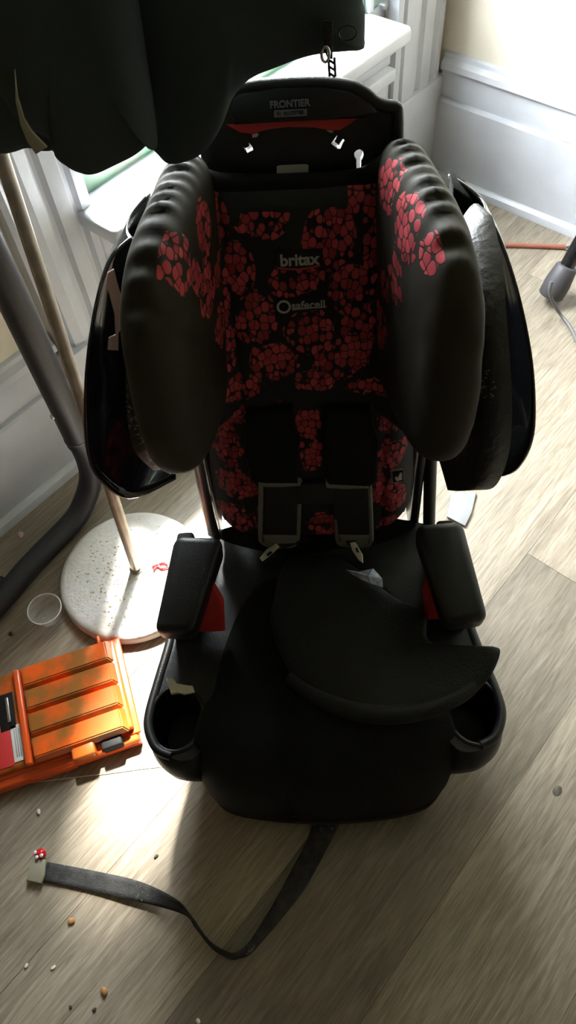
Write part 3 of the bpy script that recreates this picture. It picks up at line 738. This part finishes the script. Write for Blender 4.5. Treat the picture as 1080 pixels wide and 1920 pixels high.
# --- adjuster strap lying out over the floor
def ribbon(name, edge_a, edge_b, m, parent, n=70, thick=.002):
    A, B = catmull(edge_a, n), catmull(edge_b, n)
    return loft(name, [[a.lerp(b, k/4) for k in range(5)] for a, b in zip(A, B)], m, parent, thick)
ra = [(585, 1548, .004), (574, 1580, .003), (548, 1628, .003), (519, 1683, .004), (470, 1763, .014), (445, 1784, .022), (428, 1786, .026), (391, 1763, .030), (360, 1720, .030), (330, 1686, .028), (263, 1653, .018), (183, 1634, .008), (89, 1616, .004)]
rb = [(640, 1540, .004), (629, 1561, .003), (600, 1616, .003), (562, 1680, .003), (480, 1778, .003), (450, 1796, .003), (428, 1796, .003), (397, 1777, .006), (367, 1740, .012), (342, 1713, .016), (244, 1687, .012), (171, 1671, .006), (76, 1653, .003)]
ribbon('adjuster_strap', [PZ(*q) for q in ra], [PZ(*q) for q in rb], 'webbing_dusty', seat)
slab('strap_end', [PZ(x, y, .004) for x, y in [(60, 1612), (88, 1612), (86, 1640), (80, 1658), (52, 1652)]], (0, 0, 1), .008, 'olive_tape', seat, .002)['label'] = 'frayed folded end of the floor strap'
slab('rear_cover', [P(x, y, .80) for x, y in [(850, 352), (880, 372), (904, 400), (900, 440), (880, 470), (850, 470)]], (0, 1, 0), .04, 'cloth_black', seat, .004)

# ------------------------------------------------------------------ things in and on the seat
o = slab('paper_scrap', [SW(*(PZ(x, y, .30)+Vector((0, SY, 0)))) for x, y in [(312, 1273), (326, 1274), (332, 1285), (362, 1288), (366, 1299), (346, 1304), (334, 1299), (322, 1304)]], (0, 0, 1), .006, 'beige_card', None, .001)
tag(o, 'crumpled beige scrap at the back of the left cup holder', 'scrap')
WS = lambda x, y, z: SW(*(PZ(x, y, z)+Vector((0, SY, 0))))
bm = bmesh.new(); q = [(649, 1068, .338), (672, 1072, .340), (700, 1066, .346), (717, 1085, .342), (718, 1101, .337), (696, 1094, .343), (678, 1086, .337), (662, 1077, .335)]
vs2 = [bm.verts.new(WS(*p)) for p in q]; c = bm.verts.new(WS(690, 1080, .349)); lo2 = [bm.verts.new(v.co-Vector((0, 0, .002))) for v in vs2]; cl = bm.verts.new(c.co-Vector((0, 0, .003)))
for i in range(8):
    j = (i+1) % 8; bm.faces.new((vs2[i], vs2[j], c)); bm.faces.new((lo2[j], lo2[i], cl)); bm.faces.new((vs2[i], lo2[i], lo2[j], vs2[j]))
tag(from_bm('wrapper', bm, 'foil_blue', None, False), 'blue and silver crumpled wrapper on the seat flap', 'wrapper')

# ------------------------------------------------------------------ garment rack (black bent tube) and coat
F3 = lambda x, y, z=0.0: floor_at(x, y, z)
base_pts = [F3(-60, 1192, .027), F3(0, 1127, .027), F3(60, 1058, .027), F3(118, 998, .027)]
fp = F3(196, 928, 0)
fp = Vector((fp.x, fp.y, 0))
rack = empty('garment_rack', (fp.x, fp.y, 0))
tag(rack, 'black bent metal tube of a clothes rack in front of the window wall', 'clothes rack')
def off(pts): return [Vector(p)-Vector((fp.x, fp.y, 0)) for p in pts]
bend = [base_pts[-1], F3(148, 962, .035), Vector((fp.x-.012, fp.y-.016, .075)), Vector((fp.x, fp.y, .14)), Vector((fp.x, fp.y, .22))]
tube('foot_tube', off(catmull(base_pts+bend, 60)), .0255, 'rack_tube', rack, 20)
tube('upright', off([(fp.x, fp.y, .20), (fp.x, fp.y, .9), (fp.x, fp.y, 1.80)]), .0275, 'rack_tube', rack, 20)
dirr = Vector((.81, -.58, 0)); rail_a = Vector((fp.x, fp.y, 1.79))-dirr*.05; rail_b = rail_a+dirr*.95
tube('top_rail', off([rail_a, rail_a.lerp(rail_b, .5), rail_b]), .016, 'rack_tube', rack)
tube('sleeve_seam', off([Vector((fp.x, fp.y, .215)), Vector((fp.x, fp.y, .222))]), .0285, 'rubber', rack, 20)
lathe('screw_head', [(.006, 0), (.006, .003), (.003, .005), (0, .005)], 'steel', rack, 12, M=frame(off([Vector((fp.x, fp.y, .305))])[0]+Vector((-.0215, -.0165, 0)), (0.61, -.79, 0), (0, 0, 1)))
tube('foot_cap', off([F3(-14, 1098, .01), F3(4, 1093, .015)]), .016, 'rubber', rack)

coat = empty('coat', SW(-.12, .70, 1.05), -AZ)
tag(coat, 'dark black coat hanging from the rack above the car seat', 'coat')
def CL(v): return Vector((v[0]+.12, v[1]-.70, v[2]-1.05))
def cpx(x, y, d):
    a, b, c = sray(x, y); t = d/b; return (a*t, HC+c*t)
def coat_piece(name, px_, d, th, extra, mt='coat_cloth', p=4):
    pts = [cpx(x, y, d) for x, y in px_]+extra
    out = catmull([(a, b, 0) for a, b in pts], 140, True)
    def to3(a, b, h): return CL((a, d-h*th+.012*fbm((a*1.0, 0, b*.25), 16)*abs(h), b))
    return pillow(name, [(q.x, q.y) for q in out], to3, mt, coat, p=p, rings=(0, .2, .4, .55, .68, .78, .86, .92, .96, .985, 1))
cb_ = coat_piece('coat_body', [(682, -30), (684, 20), (684, 70), (682, 84), (655, 86), (612, 90), (570, 99), (520, 117), (480, 132), (456, 150), (434, 180), (414, 232), (378, 282), (320, 301), (292, 280), (276, 262)], .70, .045, [(-.17, 1.02), (-.19, 1.2), (-.20, 1.45), (-.14, 1.66), (-.02, 1.70), (.06, 1.60), (.085, 1.4), (.08, 1.2)])
coat_piece('sleeve', [(292, 236), (284, 258), (258, 282), (222, 301), (180, 318), (150, 312), (130, 300), (112, 284), (100, 250)], .63, .045, [(-.24, 1.10), (-.235, 1.3), (-.19, 1.55), (-.12, 1.60), (-.10, 1.45), (-.11, 1.25)])
coat_piece('lining_flap', [(128, 262), (106, 278), (84, 281), (55, 276), (30, 283), (8, 286), (-20, 276)], .66, .02, [(-.33, 1.08), (-.34, 1.25), (-.28, 1.5), (-.20, 1.55), (-.19, 1.3)])
zc = [CL((*[cpx(612, 96, .652)[0]], .652, cpx(612, 96, .652)[1]))]
def C3(x, y, d): a, b = cpx(x, y, d); return CL((a, d, b))
slab('zipper_tape', [C3(x, y, .652) for x, y in [(606, 40), (624, 40), (624, 112), (614, 110), (606, 92)]], (0, 1, 0), .003, 'webbing_black', coat, .0005)
bm = bmesh.new(); c0 = C3(610, 102, .648)
tube_bm(bm, [c0+Vector((.0032*math.cos(t), 0, .006*math.sin(t))) for t in [i*2*math.pi/16 for i in range(17)]], .0014, 6, False); zs = from_bm('zipper_slider', bm, 'steel', coat)
bm = bmesh.new()
for sx in (616, 627): tube_bm(bm, [C3(sx, 108, .648), C3(sx+1, 128, .648), C3(sx+2, 143, .648)], .0012, 6)
for yy in (112, 124, 136): tube_bm(bm, [C3(616, yy, .648), C3(628, yy+8, .648)], .0011, 6)
from_bm('zipper_pull', bm, 'rack_tube', coat)
bm = bmesh.new(); c0 = C3(652, 62, .650)
tube_bm(bm, [c0+Vector((.0075*math.cos(t), 0, .0055*math.sin(t))) for t in [i*2*math.pi/24 for i in range(25)]], .0007, 6, False); from_bm('snap_button', bm, 'rack_tube', coat)
coat_tape = slab('fabric_strap', [C3(x, y, .565) for x, y in [(27, 132), (33, 185), (44, 225), (58, 248), (88, 277), (67, 290), (50, 265), (38, 235), (29, 190)]], (0, 1, 0), .003, 'olive_tape', coat, .0005)
coat_tape['label'] = 'olive grey fabric strap hanging from the coat'
tube('hanger', [CL(v) for v in catmull([(-.17, .70, 1.58), (-.10, .70, 1.69), (-.08, .70, 1.74), (-.075, .705, 1.79), (-.075, .735, 1.812), (-.075, .762, 1.795)], 24)], .006, 'steel', coat)

# ------------------------------------------------------------------ white lamp base with pole
lb0 = F3(246, 1071, .034); lp_ = F3(256, 1066, .034)
lamp = empty('floor_lamp', (lb0.x, lb0.y, 0))
tag(lamp, 'floor lamp with round dirty white base and thin tarnished pole, left of the seat', 'lamp')
lathe('lamp_base', [(0, 0), (.150, 0), (.155, .004), (.157, .012), (.156, .024), (.150, .031), (.142, .0335), (.05, .0345), (.012, .035), (0, .035)], 'lamp_base', lamp, 72)
a, b, c = sray(0, 292)
top = None
pa = Vector((lp_.x, lp_.y, .035))
r_ = ray(2, 292); pt_ = CAM + r_*(1.02/r_.y)
dirp = (pt_-pa).normalized()
tube('pole', [pa-Vector((lb0.x, lb0.y, 0)), pa+dirp*.5-Vector((lb0.x, lb0.y, 0)), pa+dirp*1.55-Vector((lb0.x, lb0.y, 0))], .0115, 'pole_metal', lamp, 18)
lathe('pole_collar', [(.0135, 0), (.0145, .001), (.0145, .004), (.012, .006), (0, .006)], 'pole_metal', lamp, 20, center=pa-Vector((lb0.x, lb0.y, 0)))
bm = bmesh.new()
for i in range(170):
    r0 = .14*random.random()**.5; t = random.random()*6.28
    if i < 110: x, y = -.035+random.gauss(0, .032), -.02+random.gauss(0, .05)
    else: x, y = r0*math.cos(t), r0*math.sin(t)
    if math.hypot(x, y) > .138: continue
    s = .0015+.0032*random.random()**2; h = .0005
    ang = random.random()*3; q = [bm.verts.new((x+s*math.cos(ang+k*2.1), y+.8*s*math.sin(ang+k*2.1), .0350)) for k in range(3)]
    t_ = bm.verts.new((x, y, .0356+h)); 
    for k in range(3): bm.faces.new((q[k], q[(k+1) % 3], t_))
o = from_bm('dirt_specks', bm, 'dirt', lamp, False); o['kind'] = 'stuff'
bm = bmesh.new()
for pts in ([(285, 1063), (296, 1058), (308, 1055), (314, 1060)], [(288, 1070), (294, 1062), (304, 1066), (316, 1063)], [(296, 1058), (303, 1067)]):
    tube_bm(bm, catmull([F3(x, y, .038) for x, y in pts], 8), .0022, 6)
tag(from_bm('red_thread', bm, 'red_print', None), 'small bright red tangled thread on the white lamp base', 'thread')

# ------------------------------------------------------------------ clear cup
c0 = F3(93, 1160, 0)
cup = lathe('plastic_cup', [(0, .001), (.0245, .001), (.0265, .003), (.0335, .034), (.0360, .0345), (.0362, .036), (.0335, .0365), (.0320, .034), (.0250, .004), (0, .003)], 'clear_plastic', None, 40)
cup.location = (c0.x, c0.y+.006, 0)
bm = bmesh.new(); tube_bm(bm, [Vector((.0352*math.cos(t), .0352*math.sin(t), .036)) for t in [i*2*math.pi/40 for i in range(41)]], .0013, 8, False); from_bm('cup_rim', bm, 'plastic_rim', cup)
tag(cup, 'small clear plastic cup standing empty on the floor by the lamp base', 'cup')

# ------------------------------------------------------------------ orange organiser box
ZT = .060
tr, brc = F3(206, 1194, ZT), F3(246, 1372, ZT)
ey = (brc-tr); DEP = ey.length; ey.normalize()
exl = Vector((ey.y, -ey.x, 0)); exl = exl if exl.x < 0 else -exl
ORG = empty('organizer_box', (0, 0, 0)); 
tag(ORG, 'orange plastic parts organizer box with ridged lid and black latch on the floor', 'box')
OM = Matrix(((exl.x, ey.x, 0, tr.x), (exl.y, ey.y, 0, tr.y), (0, 0, 1, 0), (0, 0, 0, 1)))   # box space: x leftwards, y towards viewer
ORG.location = OM @ Vector((.16, DEP/2, 0)); 
OI = Matrix.Translation(ORG.location).inverted() @ OM
LENB = .33
def ob(name, a, b, m, bev=.004, parent=ORG):
    bm = bmesh.new(); box_bm(bm, a, b, bev, OI); return from_bm(name, bm, m, parent, True, .9)
ob('tray', (-.008, -.004, 0), (LENB, DEP+.010, .030), 'orange_base', .006)
ob('tray_lip', (-.013, -.007, .026), (LENB+.004, DEP-.004, .033), 'orange_base', .003)
ob('lid', (-.003, 0, .031), (LENB, DEP-.012, .047), 'orange_lid', .005)
def ridge(x0, x1, y0, y1, z0, z1):
    bm = bmesh.new(); k = .007
    lo_ = [(x0, y0), (x1, y0), (x1, y1), (x0, y1)]; hi = [(x0+k*1.3, y0+k*.5), (x1-k*.4, y0+k*.5), (x1-k*.4, y1-k), (x0+k*1.3, y1-k)]
    A = [bm.verts.new(OI @ Vector((x, y, z0))) for x, y in lo_]; B = [bm.verts.new(OI @ Vector((x, y, z1))) for x, y in hi]
    bm.faces.new(B); bm.faces.new(A[::-1])
    for i in range(4): bm.faces.new((A[i], B[i], B[(i+1) % 4], A[(i+1) % 4]))
    bmesh.ops.bevel(bm, geom=[e for e in bm.edges if any(v in B for v in e.verts)], offset=.0022, segments=2, affect='EDGES')
    return from_bm('ridge', bm, 'orange_lid', ORG, True, .6)
rw = (DEP-.008)/4
for i in range(4): ridge(.004, .182, .001+i*rw, .001+(i+1)*rw-.0005, .046, .060)
ob('cross_rib', (.184, .002, .045), (.197, DEP-.006, .060), 'orange_base', .004)
ob('clasp', (.072, DEP-.022, .022), (.115, DEP+.012, .052), 'orange_lid', .004)
ob('latch', (.022, DEP-.012, .018), (.062, DEP+.010, .044), 'patch_black', .004)['label'] = 'black sliding latch'
ob('recess_wall', (.118, DEP+.004, .0), (.20, DEP+.012, .026), 'orange_base', .002)
ob('hinge_tab', (.022, -.012, .040), (.026, .004, .058), 'orange_base', .001)
ob('tool_window', (.206, .04, .046), (.236, .115, .049), 'patch_black', .001)
ob('tool_shaft', (.214, .05, .049), (.220, .10, .052), 'steel', .001)
lbl = ob('label_sheet', (.199, .108, .0475), (.218, DEP-.022, .0490), 'white_paper', .0003)
ob('label_print', (.2185, .100, .0475), (.250, DEP-.018, .0488), 'red_print', .0003)
for k in range(3): ob('print_line', (.203+k*.004, .116, .0490), (.2042+k*.004, DEP-.03, .0493), 'print_grey', 0, lbl)

# ------------------------------------------------------------------ microphone stand foot and cords at the right
f0 = F3(1031, 568, .012); ff = F3(1082, 470, .115)
# leg rises to the right
st = empty('stand_leg', (f0.x, f0.y, 0)); tag(st, 'black tubular stand leg with grey rubber foot at the right edge', 'stand')
ro = lambda v: Vector(v)-Vector((f0.x, f0.y, 0))
A = F3(1031, 556, .022); Bp = F3(1064, 498, .10); d_ = (Bp-A)
tube('leg_tube', [ro(A+d_*.9), ro(A+d_*1.6), ro(A+d_*2.6)], .020, 'gloss_black', st, 18)
tube('rubber_foot', [ro(A), ro(A+d_*.06), ro(A+d_*.45), ro(A+d_*.95), ro(A+d_*1.0)], [.030, .034, .035, .029, .026], 'rubber', st, 22)
o = tube('power_cord', catmull([F3(1034, 528, .118), F3(1031, 545, .095), F3(1036, 565, .058), F3(1050, 588, .014), F3(1068, 612, .006), F3(1084, 645, .006), F3(1110, 700, .006)], 50), .0045, 'cord_grey', None, 10)
tag(o, 'thin grey cord draped over the rubber stand foot', 'cord')
o = tube('cable', catmull([F3(890, 462, .006), F3(945, 460, .006), F3(1000, 461, .006), F3(1062, 463, .008), F3(1075, 464, .01)], 40), .0068, 'cord_brown', None, 10)
tag(o, 'reddish brown cable running along the floor toward the stand leg', 'cable')
cp_ = tube('connector', [F3(1060, 463, .009), F3(1068, 463, .009), F3(1074, 463, .009)], [.008, .010, .008], 'steel', o, 14)
o = tube('loop_cord', catmull([F3(845, 352, .005), F3(866, 351, .005), F3(888, 361, .005), F3(900, 378, .005), F3(902, 396, .005), F3(898, 412, .005)], 40), .0048, 'cord_grey', None, 10)
tag(o, 'dark grey cord loop on the floor behind the right wing of the seat', 'cord')
o = slab('plastic_strip', [F3(x, y, .003) for x, y in [(845, 925), (893, 925), (884, 962), (872, 988), (838, 970)]], (0, 0, 1), .004, 'grey_plastic', None, .001)
tag(o, 'flat pale grey plastic strip on the floor behind the right armrest', 'strip')

# ------------------------------------------------------------------ litter on the floor
bm = bmesh.new()
bmesh.ops.create_icosphere(bm, subdivisions=3, radius=.0105)
for v in bm.verts: v.co = Vector((v.co.x, v.co.y*.85, v.co.z*.8))*(1+.18*fbm(v.co, 220))
cz = F3(75, 1601, .010)
o = from_bm('candy', bm, 'foil_red', None); o.location = (cz.x, cz.y, .0088)
tag(o, 'small shiny red and white wrapped candy beside the strap end', 'candy')
for k, (x, y) in enumerate([(-.003, -.006), (.005, -.004), (-.007, .002)]):
    bm = bmesh.new(); bmesh.ops.create_icosphere(bm, subdivisions=2, radius=.0034)
    for v in bm.verts: v.co = Vector((v.co.x+x, v.co.y+y, v.co.z*.35+.0078))
    from_bm('white_spot', bm, 'foil_white', o)
def crumb(name, x, y, s, m, label, cat='crumb', flat=.5, el=1.0, ang=0):
    bm = bmesh.new(); bmesh.ops.create_icosphere(bm, subdivisions=2, radius=s)
    for v in bm.verts:
        q = v.co*(1+.5*fbm(v.co+Vector((x, y, 0)), .7/s)); q = Vector((q.x*el, q.y, q.z*flat))
        v.co = Matrix.Rotation(ang, 3, 'Z') @ q
    zmin = min(v.co.z for v in bm.verts)
    c = F3(x, y, 0); o = from_bm(name, bm, m, None); o.location = (c.x, c.y, -zmin)
    return tag(o, label, cat, 'crumbs on the floor')
crumb('crumb', 196, 1859, .0075, 'crumb', 'largest orange brown crumb, near the bottom edge of the photo', el=.7, ang=.5)
crumb('crumb', 134, 1727, .0062, 'crumb', 'orange brown crumb below the dusty strap', ang=.9)
for x, y, s, m, l in [(73, 1523, .004, 'speck_pale', 'pale curled crumb above the red candy'), (293, 1606, .003, 'speck_dark', 'dark speck left of the seat shadow'), (21, 1189, .004, 'speck_dark', 'dark speck between clear cup and orange box'),
                      (50, 1811, .003, 'speck_pale', 'pale speck at lower left of the floor'), (100, 1814, .003, 'speck_pale', 'pale speck right of another pale speck at lower left'), (177, 1893, .0028, 'speck_dark', 'dark speck below the largest crumb'),
                      (133, 1888, .0025, 'speck_dark', 'small dark speck left of the lowest dark speck'), (372, 1914, .0035, 'speck_pale', 'pale crumb at the very bottom edge of the photo'), (40, 1004, .007, 'pink_scrap_and_reflection', 'pinkish scrap on the floor against the baseboard')]:
    crumb('floor_speck', x, y, s, m, l, el=1.4, ang=random.random()*3)
o = tube('white_thread', catmull([F3(28, 1472, .001), F3(120, 1460, .001), F3(205, 1450, .001), F3(270, 1441, .001), F3(318, 1436, .001)], 30), .0009, 'thread', None, 6)
tag(o, 'thin white thread lying on the floor below the orange box', 'thread')
